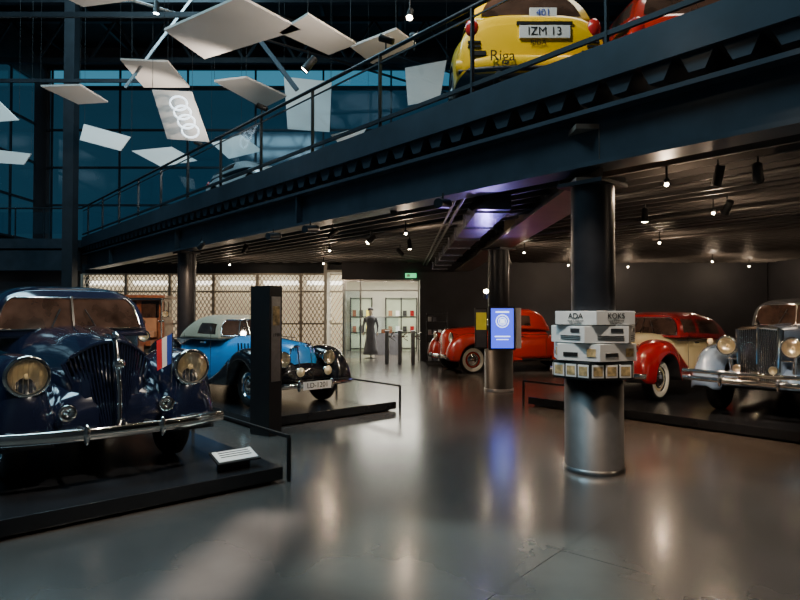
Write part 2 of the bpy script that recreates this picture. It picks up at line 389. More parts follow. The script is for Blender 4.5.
for x in(-1.84,-1.28,.60): mb.box((x,19.48,1.32),(.05,.06,2.64),M['steel'])
mb.box((-.62,19.48,2.62),(2.5,.06,.06),M['steel']); mb.box((-.62,19.48,2.30),(2.5,.05,.04),M['steel']); mb.box((-1.56,19.48,1.2),(.5,.012,2.2),M['rail_glass'])
mb.build('door_1')
e=empty('display_cabinet',(.05,25.1,0)); mb=MB(); mb.box((0,.1,1.1),(1.3,.4,2.2),M['green'])
for x in(-.64,0,.64): mb.box((x,-.12,1.1),(.05,.05,2.2),M['dark'])
for z in(.1,.75,1.4,2.15): mb.box((0,-.12,z),(1.3,.06,.04),M['dark'])
for i in range(8): mb.box((-.45+.3*(i%4),-.12,.9+.65*(i//4)),(.16,.1,.22),[M['coat2'],M['dred'],M['ink'],M['board']][(i*3)%4])
mb.build('case',e)
e=empty('display_cabinet',(-1.6,24.9,0)); mb=MB(); mb.box((0,.1,1.1),(.9,.4,2.2),M['green'])
for x in(-.44,.44): mb.box((x,-.12,1.1),(.05,.05,2.2),M['dark'])
for z in(.1,.75,1.4,2.15): mb.box((0,-.12,z),(.9,.06,.04),M['dark'])
for i in range(6): mb.box((-.28+.28*(i%3),-.12,.9+.65*(i//3)),(.14,.1,.26),[M['wood'],M['ylabel'],M['ink']][(i*2)%3])
mb.build('case',e)
e=empty('lattice_screen_wall',(-6.4,20.6,0)); mb=MB()
mb.box((0,.45,1.5),(9.0,.05,2.9),M['warmglow']); mb.box((0,.2,3.08),(9.0,.55,.3),M['beam2'])
for i in range(7): mb.box((-4.5+i*1.5,0,1.45),(.09,.12,2.9),M['lattice'])
for z in(.1,1.2,2.3,2.9): mb.box((0,0,z),(9,.1,.06),M['lattice'])
mb.build('frame',e); mb=MB()
def cl(p,q):
    d=q-p; t0,t1=0,1
    for lim,sg in((-4.5,1),(4.5,-1)):
        pp=(p.x-lim)*sg; qq=(q.x-lim)*sg
        if pp<0 and qq<0: return None
        if pp<0: t0=max(t0,pp/(pp-qq))
        if qq<0: t1=min(t1,pp/(pp-qq))
    return (p+d*t0,p+d*t1) if t1>t0 else None
for k in range(-18,68):
    for s in(1,-1):
        x0=-4.5+k*.14; c=cl(Vector((x0,0,.1)),Vector((x0+s*1.7,0,2.9)))
        if c: mb.beam(c[0],c[1],.024,.024,M['lattice'])
mb.build('lattice',e)
for i,x in enumerate((-3.7,-2.2,-.7,.8,2.3,3.8)):
    mb=MB(); mb.box((x,.1,2.6),(1.2,.05,.13),M['whiteglow']); mb.build('strip_light',e)
# ------------------------------------------------------------ MEZZANINE
def prism(mb,pts,z0,z1,mat):
    n=len(pts); vs=[(p[0],p[1],z0) for p in pts]+[(p[0],p[1],z1) for p in pts]
    fs=[tuple(range(n))[::-1],tuple(range(n,2*n))]+[(i,(i+1)%n,n+(i+1)%n,n+i) for i in range(n)]
    mb.add(vs,fs,mat)
UE=5.30
def gp(u,w): p=G(u,w); return (p.x,p.y)
mez=empty('mezzanine'); mb=MB()
eX=lambda Y:(UE+.02-Y*sa)/ca
prism(mb,[(eX(-3.98),-3.98),(11.98,-3.98),(11.98,26.9),(-15.98,26.9),(-15.98,21),(eX(21),21)],3.86,4.12,M['beam2'])
mb.build('deck_slab',mez)
mb=MB(); w0,w1=-9.5,23.0; wm=(w0+w1)/2; L=w1-w0
mb.box(G(UE+.16,wm,3.07),(.34,L,.045),M['beam'],A); mb.box(G(UE+.16,wm,3.34),(.03,L,.5),M['beam'],A); mb.box(G(UE+.16,wm,3.6),(.34,L,.045),M['beam'],A)
for w in(8.85,14.4,19.9,-2.2): mb.box(G(UE+.09,w,3.34),(.13,.03,.48),M['beam'],A)
mb.box(G(UE-.01,wm,4.03),(.05,L,.34),M['beam'],A)
mb.box((-13.6,21.05,3.4),(4.6,.3,.7),M['beam']); mb.box((-13.6,20.98,4.0),(4.6,.05,.34),M['beam'])
mb.build('edge_beam',mez)
mb=MB(); per=.36; k=int(L/per)
for i in range(k):
    w=w0+.2+i*per; vs=[]
    for u in(UE+.03,UE+2.4):
        for dw,z in((-.15,3.87),(.15,3.87),(.07,3.70),(-.07,3.70)): vs.append(G(u,w+dw,z))
    mb.add(vs,[(0,1,2,3),(7,6,5,4),(0,4,5,1),(1,5,6,2),(2,6,7,3),(3,7,4,0)],M['beam'])
mb.build('corrugated_deck',mez)
e=empty('mezzanine_railing'); mb=MB()
mb.cyl(G(UE,w0,5.24),G(UE,w1,5.24),.03,M['beam2'],10); mb.box(G(UE,wm,4.30),(.04,L,.05),M['beam2'],A); mb.box(G(UE,wm,5.12),(.02,L,.02),M['beam2'],A)
w=w0+.3
while w<w1:
    mb.box(G(UE,w,4.7),(.05,.025,1.08),M['beam2'],A); w+=1.75
mb.cyl((-15.7,21,5.24),(eX(21),21,5.24),.03,M['beam2'],10)
for i in range(5): mb.box((-15.5+i*1.0,21,4.7),(.025,.05,1.05),M['beam2'])
mb.build('rails',e); mb=MB()
mb.box(G(UE,wm,4.72),(.012,L,.76),M['rail_glass'],A); mb.box((-13.5,21,4.72),(4.4,.012,.76),M['rail_glass']); mb.build('glass',e)
mb=MB(); u=6.1
while u<26:
    lo=max((u*ca-11.9)/sa,(-3.8-u*sa)/ca); hi=min((19.4-u*sa)/ca,(u*ca+10.8)/sa)
    if hi>lo+.3: mb.box(G(u,(lo+hi)/2,3.22),(.05,hi-lo,.07),M['slat'],A)
    u+=.34
mb.build('trim_slat_ceiling')
mb=MB()
for w in range(-2,20,2):
    hi=min((19.4-w*ca)/sa,(11.9+w*sa)/ca); lo=5.8
    if hi>lo: mb.box(G((lo+hi)/2,w+.4,3.40),(hi-lo,.12,.16),M['beam2'],A)
for u,w_a,w_b,r in((7.3,-1,11,.03),(7.45,-1,11,.02),(9.6,-2.5,7,.035),(12.2,-3,6,.03),(10.6,-3,7,.02)): mb.cyl(G(u,w_a,3.12),G(u,w_b,3.12),r,M['slat'],8)
mb.build('trim_joists')
mb=MB(); gx=2.02
mb.box((gx,12.6,2.93),(.50,13.2,.05),M['under']); mb.box((gx,12.6,3.2),(.04,13.2,.5),M['under']); mb.box((gx,12.6,3.47),(.50,13.2,.05),M['under'])
for i in range(4): mb.box((gx,6.8+i*3.6,3.2),(.42,.02,.48),M['under'])
mb.build('trim_girder')
mb=MB(); mb.box((1.22,13.4,3.02),(.42,11.4,.2),M['duct'])
for i in range(8): mb.box((1.22,7.9+i*1.5,3.02),(.46,.05,.24),M['duct'])
for x,r in((.85,.025),(.75,.02)): mb.cyl((x,7.9,3.12),(x,19.3,3.12),r,M['slat'],8)
mb.build('air_duct')
# ------------------------------------------------------------ COLUMNS
def column(loc,shell=True,top=2.9,sh=.95):
    e=empty('support_column',loc); mb=MB()
    mb.lathe((0,0,0),(0,0,1),[(.215,.02),(.215,top)],M['column'],40)
    mb.box((0,0,top-.01),(.5,.5,.04),M['column'],A)
    if shell: mb.lathe((0,0,0),(0,0,1),[(.30,.0),(.30,.05),(.288,.055),(.288,sh),(.215,sh+.005)],[M['steel'],M['steel'],M['shell'],M['shell']],48)
    mb.build('shaft',e); return e
c1=column((1.97,6.12,0)); c2=column((2.02,12.3,0),sh=.85); c3=column(tuple(G(5.62,14.4)),top=3.04)
column(tuple(G(14.4,3.0)),top=3.2)
r1=empty('column_display_ring',(1.97,6.12,0))
rr=.43; camaz=math.atan2(-6.12,-1.97)
for ti,(z0,z1,da,kind) in enumerate([(1.475,1.61,4,'w'),(1.30,1.465,-11,'w'),(1.125,1.29,8,'w'),(.945,1.115,-4,'b')]):
    mb=MB(); off=camaz+da*D2R
    pts=[(rr*math.cos(off+i*math.pi/3),rr*math.sin(off+i*math.pi/3)) for i in range(6)]
    prism(mb,pts,z0,z1,M['board'] if kind=='w' else M['dark'])
    ap=rr*math.cos(math.pi/6)
    for i in range(6):
        az=off+(i+.5)*math.pi/3; c=Vector((math.cos(az),math.sin(az),0))
        t=Vector((-math.sin(az),math.cos(az),0))
        if ti==3:
            for q in(-.14,0,.14):
                mb.box(c*(ap+.004)+t*q+Vector((0,0,(z0+z1)/2)),(.008,.12,.125),M['board'],az); mb.box(c*(ap+.008)+t*q+Vector((0,0,(z0+z1)/2)),(.006,.095,.09),M['photo'],az)
        if ti==2:
            mb.box(c*(ap+.004)-t*.08+Vector((0,0,(z0+z1)/2-.02)),(.006,.15,.04),M['ink'] if (i%2) else M['steel'],az)
            mb.box(c*(ap+.004)+t*.13+Vector((0,0,(z0+z1)/2)),(.006,.09,.08),M['photo'],az)
        if ti==1:
            for q in range(3): mb.box(c*(ap+.003)+t*.04+Vector((0,0,(z0+z1)/2-.05+q*.018)),(.005,.26,.006),M['ink'],az)
            mb.box(c*(ap+.003)+t*.10+Vector((0,0,(z0+z1)/2+.04)),(.005,.12,.04),M['steel'],az)
    mb.build('tier_%d'%(ti+1),r1,bevel=.004)
    if ti==0:
        for i,tx in ((0,'KOKS'),(5,'ADA'),(1,'WOOD'),(2,'KOKS'),(3,'ADA'),(4,'WOOD')):
            az=off+(i+.5)*math.pi/3
            text(tx,r1,((ap+.004)*math.cos(az),(ap+.004)*math.sin(az),z1-.05),(math.pi/2,0,az+math.pi/2),.075,M['ink'])
            text('wood in bodywork\nkoka karosejas',r1,((ap+.004)*math.cos(az),(ap+.004)*math.sin(az),z1-.105),(math.pi/2,0,az+math.pi/2),.022,M['ink'])
s2=empty('information_screen',(1.98,11.86,0)); mb=MB()
mb.box((.02,-.02,1.28),(.52,.09,.86),M['dark']); mb.box((.03,-.07,1.28),(.44,.012,.78),M['screen'])
for rad in(.13,.085): mb.lathe((.03,-.078,1.42),(0,-1,0),[(rad,0),(rad-.018,.002)],M['scrw'],32)
mb.box((.03,-.08,1.42),(.09,.006,.09),M['scrw']); mb.box((.03,-.08,1.12),(.3,.006,.02),M['scrw']); mb.box((.03,-.08,1.06),(.24,.006,.015),M['scrw']); mb.box((.03,-.08,1.60),(.26,.006,.03),M['scrw'])
mb.box((-.38,.0,1.28),(.24,.05,.80),M['dark']); mb.box((-.38,-.03,1.28),(.20,.012,.74),M['coat3']); mb.box((-.38,-.04,1.42),(.20,.01,.34),M['ylabel'])
mb.box((.36,.05,1.28),(.12,.05,.80),M['board'],.5); mb.box((.0,.12,1.28),(.5,.2,.1),M['dark'])
mb.build('display',s2)
# ------------------------------------------------------------ PLATFORMS
def platform(ua,ub,wa,wb,h=.15):
    mb=MB(); mb.box((0,0,h/2+.015),(ub-ua,wb-wa,h-.03),M['plat']); mb.box((0,0,.0125),(ub-ua-.16,wb-wa-.16,.025),M['dark'])
    return mb.build('display_platform',loc=G((ua+ub)/2,(wa+wb)/2,0),rot=A,bevel=.006)
platform(-.5,2.88,5.0,10.6); platform(3.85,6.35,7.42,12.7); platform(8.4,13.6,1.0,6.35)
def rail(pts,h=.42):
    e=empty('platform_rail'); mb=MB()
    for p in pts: mb.box((p[0],p[1],h/2),(.03,.03,h),M['dark'],A)
    for a,b in zip(pts,pts[1:]): mb.beam((a[0],a[1],h),(b[0],b[1],h),.025,.03,M['dark'])
    mb.build('bars',e)
rail([gp(2.94,5.0),gp(2.94,7.3)]); rail([gp(6.41,7.4),gp(6.41,9.2)],.40); rail([gp(8.34,6.4),gp(8.34,4.6)],.42)
def label(u,w,z,dirang):
    e=empty('exhibit_label',tuple(G(u,w,z)),dirang); mb=MB(); R=Matrix.Rotation(-1.25,3,'Y')
    mb.box((0,0,.05),(.06,.3,.10),M['dark'])
    mb.box((.03,0,.12),(.015,.42,.22),M['dark'],mtx=R); mb.box((.034,0,.131),(.006,.38,.18),M['board'],mtx=R)
    for i in range(4): mb.box((.06-.035*i,0,.130+.011*i),(.006,.3,.003),M['ink'],mtx=R)
    mb.build('stand',e)
label(2.5,5.25,.15,A-math.pi/2)
label(8.7,5.0,.15,A+math.pi)
e=empty('information_pylon',(-1.76,7.90,0),A+.25); mb=MB()
mb.box((0,0,.97),(.22,.36,1.94),M['dark']); mb.box((0,-.183,1.25),(.16,.006,1.1),M['steel']); mb.box((.113,0,1.2),(.006,.28,1.2),M['coat3'])
mb.box((0,-.188,1.55),(.12,.006,.25),M['photo'])
mb.build('pylon_body',e,bevel=.006)
text('1938',e,(0,-.19,1.3),(math.pi/2,0,0),.06,M['ink'])
# ------------------------------------------------------------ CARS
cabS=[(.60,.76,1.18,1.68,4.4,.10,.38,0),(.30,.80,1.18,1.73,4.2,.12,.22,0),(-.45,.80,1.14,1.75,4,.13,0,0),(-1.3,.76,1.10,1.67,3.6,.14,0,0),(-1.85,.62,1.02,1.42,3,.1,0,0),(-2.2,.38,.9,1.05,2.6,0,0,0)]
ch=M['chrome']
c=G(1.57,5.42+2.3)
hoodN=[(2.02,.24,.45,1.00,2.3,0,.10,0),(1.92,.36,.42,1.15,2.2,0,.08,0),(1.2,.56,.40,1.27,2.3,0,0,0),(.65,.74,.38,1.31,2.7,0,0,0),
          (0,.82,.35,1.27,3.6,.03,0,0),(-1.0,.82,.35,1.24,3.6,.03,0,0),(-1.8,.72,.38,1.12,3,.03,0,0),(-2.25,.5,.45,.85,2.6,0,0,0),(-2.4,.2,.5,.65,2.3,0,0,0)]
ffN=[(2.20,.09,.44,.50,2.2,0,0,.67),(2.17,.18,.36,.68,2.1,0,0,.67),(2.06,.24,.33,.88,2.1,0,0,.68),(1.82,.27,.32,1.05,2.1,0,0,.69),(1.5,.275,.32,1.09,2.2,0,0,.69),
              (1.1,.26,.32,1.0,2.3,0,0,.70),(.75,.2,.30,.74,2.4,0,0,.72),(.45,.15,.28,.46,2.4,0,0,.74),(.15,.12,.28,.36,2.4,0,0,.75)]
e1=vintage('vintage_sedan',(c.x,c.y,.15),A-math.pi/2,dict(body=M['navy'],fender=M['navy'],cabin=cabS,hood=hoodN,ff=ffN,r=.38,lamp=(2.10,.67,.93,.15),lampL=.42,lampmat=M['navy'],track=.69,wz=(.18,.84),
   cat=[(2.05,.48,.40,.60,2.3,0,0,0),(1.95,.58,.38,.78,2.3,0,0,0),(1.5,.66,.36,.92,2.3,0,0,0),(.6,.7,.36,.95,2.5,0,0,0)],
   grille=[dict(a=(1.99,.42,1.19,.17,.36,.20,.15,24,M['navy'],M['navy']),k=dict(arch=.20,br=.009,fr=.02))],bump=(2.40,.46,.93,.18,.05,.30),chlouv=0))
mb=MB()
mb.sweep([(2.235,0,.38),(2.21,0,.8),(2.09,0,1.17),(1.96,0,1.23),(1.75,0,1.225)],.022,.022,ch,10)
mb.sphere((2.06,0,1.24),.04,ch,12,(2,.7,1)); mb.lathe((2.20,0,1.0),(1,0,0),[(.045,0),(.045,.02),(.001,.026)],ch,20)
mb.beam((2.22,0,.52),(2.40,0,.46),.07,.02,ch)
for s in(-1,1): mb.lathe((2.22,s*.40,.62),(1,0,0),[(.02,-.2),(.03,-.06),(.07,.0),(.065,.01),(.02,-.03)],ch,20)
mb.sweep([(2.37-.18*(abs(f)**2.5),f*.93,.46) for f in [i/12 for i in range(-12,13)]],.022,.012,M['dark'],8)
mb.build('ornaments',e1)
# pennant on the fender
mb=MB(); mb.cyl((2.14,.47,.80),(2.16,.47,1.26),.007,ch,6)
for i,m in enumerate((M['flagb'],M['board'],M['flagr'])):
    mb.poly([(2.16+.012*i,.465-.05*i,1.25-.02*i),(2.16+.012*(i+1),.465-.05*(i+1),1.23-.02*i),(2.15+.012*(i+1),.465-.05*(i+1)+.01,.96-.02*i),(2.15+.012*i,.465-.05*i+.006,.98-.02*i)],m)
mb.build('flag',e1)
# blue cabriolet
c=G(4.84,7.72+2.15)
cabB=[(.32,.60,1.0,1.36,3.6,.16,.6,0),(.05,.66,1.0,1.40,3.6,.16,.4,0),(-.55,.68,1.0,1.40,3.4,.16,0,0),(-1.1,.62,.98,1.25,3,.14,0,0),(-1.45,.5,.94,1.0,2.6,.1,0,0)]
hoodB=[(1.98,.22,.42,.86,2.6,0,.12,0),(1.9,.30,.40,.96,2.6,0,.1,0),(1.2,.42,.38,1.02,2.6,0,0,0),(.55,.60,.36,1.05,2.8,0,0,0),(0,.72,.34,1.03,3,.04,0,0),(-1.0,.72,.34,1.0,3,.04,0,0),(-1.7,.6,.36,.88,2.8,.03,0,0),(-2.1,.42,.42,.68,2.5,0,0,0),(-2.25,.15,.48,.55,2.2,0,0,0)]
ffB=[(2.12,.08,.42,.48,2.2,0,0,.64),(2.09,.15,.36,.60,2.2,0,0,.64),(2.0,.20,.33,.74,2.2,0,0,.64),(1.8,.22,.32,.86,2.3,0,0,.65),(1.5,.225,.32,.91,2.4,0,0,.65),(1.1,.21,.32,.82,2.4,0,0,.66),(.7,.17,.30,.56,2.4,0,0,.68),(.3,.12,.28,.38,2.4,0,0,.69),(.1,.1,.28,.34,2.4,0,0,.7)]
e2=vintage('vintage_convertible',(c.x,c.y,.15),A-math.pi/2+.05,dict(body=M['blue'],fender=M['black'],cabin=cabB,cabmat=M['canvas'],hood=hoodB,ff=ffB,r=.34,lamp=(1.98,.42,.74,.11),lampmat=M['black'],track=.64,
   wins=[(.3,1.7)],vr=(.05,.15),wheelmat=M['blue'],doors=(.4,-.6),
   grille=[dict(a=(1.96,.40,.93,.075,.10,.04,.10,7,ch,ch),k=dict(arch=.05,br=.004,fr=.012),y=-.115),dict(a=(1.96,.40,.93,.075,.10,.04,.10,7,ch,ch),k=dict(arch=.05,br=.004,fr=.012),y=.115)],bump=(2.22,.36,.80,.14,.035,.3)))
mb=MB(); mb.box((2.27,0,.36),(.015,.5,.12),M['plate'])
for s in(-1,1): mb.lathe((2.2,s*.25,.56),(1,0,0),[(.06,-.06),(.07,0),(.001,.02)],[ch,M['lens']],20)
mb.build('front_plate',e2); text('LD-1201',e2,(2.281,0,.36),(math.pi/2,0,math.pi/2),.11,M['ink'])
# silver roadster
c=G(8.75+2.3,2.98)
hoodR=[(2.0,.25,.45,1.20,4,0,.04,0),(1.95,.29,.42,1.24,4,0,.03,0),(1.2,.38,.40,1.27,3.4,0,0,0),(.55,.55,.38,1.28,3,0,0,0),(0,.68,.36,1.22,3,.02,0,0),(-1.0,.70,.36,1.2,3,.02,0,0),(-1.7,.6,.38,1.05,2.8,0,0,0),(-2.2,.4,.45,.8,2.5,0,0,0),(-2.35,.15,.5,.6,2.2,0,0,0)]
cabR=[(.45,.62,1.2,1.62,5,.06,.25,0),(.25,.66,1.2,1.66,4,.08,.2,0),(-.5,.67,1.18,1.66,4,.08,0,0),(-1.1,.62,1.14,1.55,3.4,.1,0,0),(-1.4,.5,1.05,1.2,2.8,.1,0,0)]
ffR=[(2.18,.08,.40,.46,2.2,0,0,.70),(2.14,.15,.36,.62,2.2,0,0,.70),(2.02,.19,.34,.80,2.2,0,0,.70),(1.8,.20,.33,.92,2.3,0,0,.70),(1.5,.205,.33,.97,2.4,0,0,.70),(1.1,.19,.33,.84,2.4,0,0,.71),(.75,.16,.30,.55,2.4,0,0,.73),(.45,.13,.28,.38,2.4,0,0,.74),(.15,.12,.28,.34,2.4,0,0,.75)]
e3=vintage('vintage_roadster',(c.x,c.y,.15),A+math.pi,dict(body=M['silver'],fender=M['silver'],cabin=cabR,cabmat=M['dcanvas'],hood=hoodR,ff=ffR,r=.37,lamp=(2.02,.40,.98,.125),track=.70,spokes=20,
   wins=[(.3,1.8)],grille=[dict(a=(2.03,.48,1.24,.24,.27,.03,.03,20,ch,ch),k=dict(arch=.03,br=.008,fr=.03))],bump=(2.42,.52,.90,.12,.035,.35),chlouv=1))
mb=MB(); mb.sphere((2.03,0,1.29),.03,ch,12,(1.8,.7,1.4)); mb.cyl((2.0,-.42,.80),(2.0,.42,.80),.015,ch,8)
mb.sweep([(2.42-.12*(abs(f)**2.5),f*.9,.62) for f in [i/10 for i in range(-10,11)]],.014,.03,ch,10)
for s in(-1,1): headlamp(mb,2.16,s*.22,.68,.055,.1); mb.lathe((1.85,s*.70,1.02),(1,0,0),[(.001,-.12),(.04,-.04),(.045,0),(.001,.02)],[ch,ch,M['lens']],16)
mb.build('ornaments',e3)
# red/cream sedan
c=G(8.95+2.25,5.45)
cabC=[(k[0],k[1]*.93,k[2]-.13,k[3]-.21,k[4]-.6,k[5],k[6]+.1,0) for k in cabS]
hoodC=[(2.0,.20,.45,.95,2.3,0,.1,0),(1.9,.30,.42,1.04,2.3,0,.05,0),(1.2,.44,.40,1.10,2.5,0,0,0),(.65,.64,.38,1.13,3,0,0,0),(0,.76,.35,1.13,3.2,.03,0,0),(-1.0,.78,.35,1.12,3.2,.03,0,0),(-1.8,.70,.38,1.0,3,.03,0,0),(-2.25,.5,.45,.8,2.6,0,0,0),(-2.4,.2,.5,.6,2.3,0,0,0)]
e4=vintage('vintage_sedan',(c.x,c.y,.15),A+math.pi,dict(body=M['cream'],fender=M['dred'],cabin=cabC,cabmat=M['dred'],hood=hoodC,r=.35,lamp=(1.98,.52,.86,.12),lampmat=M['dred'],white=True,wheelmat=M['cream'],
   grille=[dict(a=(1.97,.42,1.0,.14,.26,.10,.10,16,ch,ch),k=dict(arch=.12))],s=(1,1,.95)))
# red pickup
hoodP=[(2.05,.28,.45,1.0,2.4,0,.05,0),(1.95,.42,.42,1.12,2.5,0,.03,0),(1.3,.55,.40,1.20,2.6,0,0,0),(.75,.66,.38,1.23,3,0,0,0),(.2,.76,.36,1.22,3.6,.02,0,0),(-.6,.78,.36,1.18,4,.02,0,0),(-.75,.76,.40,1.0,6,0,0,0),(-2.2,.76,.42,1.0,8,0,0,0),(-2.4,.74,.44,.98,8,0,0,0)]
cabP=[(.55,.66,1.15,1.64,4,.12,.35,0),(.3,.70,1.15,1.69,4,.12,.2,0),(-.2,.71,1.13,1.70,4,.12,0,0),(-.6,.68,1.10,1.62,3.6,.12,-.1,0),(-.75,.62,1.08,1.4,3.2,.1,-.1,0)]
fa=math.atan2(-.30,-.95)
e5=vintage('vintage_pickup_truck',(.93+2.35*.95,16.1+2.35*.30,0),fa,dict(body=M['red'],fender=M['red'],cabin=cabP,hood=hoodP,r=.36,white=True,wheelmat=M['red'],lampmat=M['red'],wins=[(.35,1.9)],doors=(.5,-.55),lamp=(1.98,.56,.93,.12),
   grille=[dict(a=(2.04,.46,.98,.26,.30,.06,.05,14,ch,ch))],s=(1.05,1,1)))
# antique car with lanterns
e6=empty('antique_motor_carriage',(-6.75,15.75,0),-1.35); mb=MB()
mb.box((-.3,0,1.05),(1.6,1.2,.65),M['wood']); mb.box((-.3,0,1.65),(1.55,1.15,.6),M['wood']); mb.box((-.2,0,1.99),(2.2,1.35,.07),M['wood'])
for s in(-1,1):
    for x in(-.7,.05): mb.box((x,s*.582,1.67),(.55,.01,.42),M['glass'])
for s in(-1,1):
    mb.box((.485,s*.27,1.67),(.01,.42,.42),M['glass']); mb.cyl((.88,s*.6,.95),(.88,s*.6,1.97),.02,ch,8)
for z in(.78,1.36,1.93): mb.box((.5,0,z),(.02,1.2,.04),ch)
mb.box((.95,0,.85),(1.0,.9,.12),M['wood']); mb.box((.8,0,1.05),(.4,.9,.14),M['coat2']); mb.box((.62,0,1.25),(.1,.9,.4),M['coat2'])
mb.box((1.75,0,.9),(.6,.6,.5),M['wood']); mb.box((2.06,0,.9),(.03,.55,.55),ch); mb.cyl((1.4,.1,1.0),(1.15,.1,1.35),.015,ch,6)
mb.sweep([(1.15+.08*math.cos(t*.5236),.1+.17*math.sin(t*.5236),1.35+.1*math.cos(t*.5236)) for t in range(12)],.012,.012,M['dark'],6,closed=True)
for s in(-1,1): headlamp(mb,2.1,s*.42,1.05,.12); headlamp(mb,.62,s*.66,1.55,.08,.14)
mb.build('coachwork',e6,bevel=.01); mb=MB()
for x in(-.9,1.6):
    for s in(-1,1):
        mb.lathe((x,s*.66,.42),(0,s,0),[(.36,-.04),(.42,-.04),(.42,.04),(.36,.04),(.36,-.04)],M['tire'],28)
        for i in range(12):
            a=i*math.pi/6; mb.cyl((x,s*.66,.42),(x+.37*math.cos(a),s*.66,.42+.37*math.sin(a)),.018,M['wood'],6)
    mb.cyl((x,-.66,.42),(x,.66,.42),.03,M['dark'],8)
mb.box((.35,0,.62),(3.3,.5,.1),M['dark'])
mb.build('wheels',e6)
# ---- cars on mezzanine
def modern(name,loc,ang,paint,h=1.42,L=1.9,scale=1.0):
    e=empty(name,loc,ang); e.scale=(scale,)*3; mb=MB()
    loftbody(mb,[(-L,.72,.36,.84,3.8,0,0,0),(-L+.04,.80,.28,.96,4,0,0,0),(-L+.2,.85,.22,1.02,3.8,.04,0,0),(-.9,.86,.2,1.02,3.6,.06,0,0),(.6,.85,.2,.98,3.6,.06,0,0),(1.3,.83,.2,.86,3.2,.04,0,0),(L-.1,.76,.24,.68,3,0,0,0),(L,.6,.32,.5,2.6,0,0,0)],
             paint,None,60,36,arch=[(-1.15,.31,.36),(1.15,.31,.36)]); mb.build('body',e)
    mb=MB()
    ck=[(-L+.12,.68,.94,h-.06,3.4,.18,-.42,0),(-L+.4,.74,.94,h,3.6,.2,-.3,0),(-.6,.76,.94,h+.04,3.6,.2,0,0),(.1,.75,.94,h,3.6,.2,.5,0),(.55,.7,.93,1.2,3,.2,.6,0),(1.0,.6,.90,.95,2.6,.1,.5,0)]
    loftbody(mb,ck,paint,lambda t,v:M['glass'] if (.06<min(v,1-v)<.16 and (.4<t<1.5 or 1.6<t<2.8)) or (3.05<t<4.6 and .26<v<.74) else None,50,40)
    pane(mb,ck[0],.86,.15,.85,-.012,M['glass']); mb.build('cabin',e)
    mb=MB(); M['paintw']=M['steel']
    for x in(-1.15,1.15):
        for s in(-1,1): wheel(mb,x,s*.76,.31,.31,.18,s,hub=M['steel'])
        mb.cyl((x,-.7,.31),(x,.7,.31),.04,M['dark'],8)
    mb.build('wheels',e); mb=MB()
    mb.sweep([(-L-.02+.12*abs(f)**3,f*.84,.40) for f in [i/10 for i in range(-10,11)]],.05,.10,paint,12)
    mb.sweep([(-L-.05+.12*abs(f)**3,f*.82,.34) for f in [i/10 for i in range(-10,11)]],.03,.03,M['dark'],8)
    for s in(-1,1):
        mb.sphere((-L+.03,s*.68,.82),.085,M['tail'],16,(.6,.9,1.3)); mb.box((-L-.0,s*.62,.52),(.05,.18,.05),M['dark'])
        for z in(.60,.65): mb.box((-L-.0,s*.66,z),(.03,.14,.02),M['dark'])
        mb.cyl((-L-.08,s*.4,.26),(-L+.3,s*.4,.26),.04,M['steel'],14)
    mb.box((-L-.012,-.12,.76),(.02,.56,.14),M['plate']); mb.box((-L-.006,-.12,.86),(.02,.62,.035),M['dark']); mb.build('rear_fittings',e)
    return e
mb=MB(); prism(mb,[(.62,7.62),(5.0,7.3),(5.0,12.2),(.62,12.2)],4.121,4.32,M['plat']); mb.build('mezzanine_plinth')
yc=modern('yellow_hatchback_car',(1.72,7.66+2.2,4.32),math.pi/2,M['yellow'],scale=1.16)
text('IZM 13',yc,(-1.925,-.12,.76),(math.pi/2,0,-math.pi/2),.13,M['ink']); text('RIGA',yc,(-1.915,-.05,.64),(math.pi/2,0,-math.pi/2),.08,M['ink']); text('Riga',yc,(-1.985,.36,.46),(math.pi/2,0,-math.pi/2),.17,M['ink'])
mb=MB(); mb.box((-1.84,-.12,1.0),(.03,.30,.12),M['plate']); mb.build('race_number',yc); text('401',yc,(-1.862,-.12,1.0),(math.pi/2,0,-math.pi/2),.11,M['flagb'])
modern('red_hatchback_car',(3.85,7.62+2.2,4.32),math.pi/2,M['red'],h=1.5,scale=1.16)
p=G(6.75,13.0); modern('silver_hatchback_car',(p.x,p.y,4.125),A-math.pi/2,M['white'],h=1.32,scale=.80)
# ------------------------------------------------------------ HANGING PANELS
def unp(px,py,z=None,d=None):
    if d is None: d=600*(z-1.6)/(312-py)
    return Vector(((px-400)/600*d,d,1.6+(312-py)/600*d))
P=[([(162,28),(238,-6),(300,27),(203,57)],'h',6.4),([(278,30),(307,12),(356,42),(328,53)],'h',6.4),([(118,58),(166,60),(188,86),(142,86)],'h',7.0),
   ([(38,85),(78,84),(106,101),(76,103)],'h',7.0),([(82,123),(129,136),(119,150),(78,139)],'v',17),([(-6,149),(29,153),(22,164),(-6,162)],'v',17),([(-12,92),(16,119),(-10,121)],'v',15),
   ([(213,80),(245,76),(286,95),(262,107)],'h',6.8),([(283,75),(331,80),(329,131),(287,128)],'v',16),([(350,45),(396,27),(416,42),(372,62)],'h',6.6),([(405,66),(447,58),(440,98),(408,104)],'v',15),
   ([(150,88),(190,90),(208,141),(166,138)],'a',12),([(210,142),(240,134),(262,150),(228,158)],'v',18),([(330,134),(368,124),(360,138),(338,142)],'v',16),([(130,150),(170,146),(196,160),(160,166)],'v',19),([(55,-8),(120,-20),(140,-4),(80,4)],'h',7)]
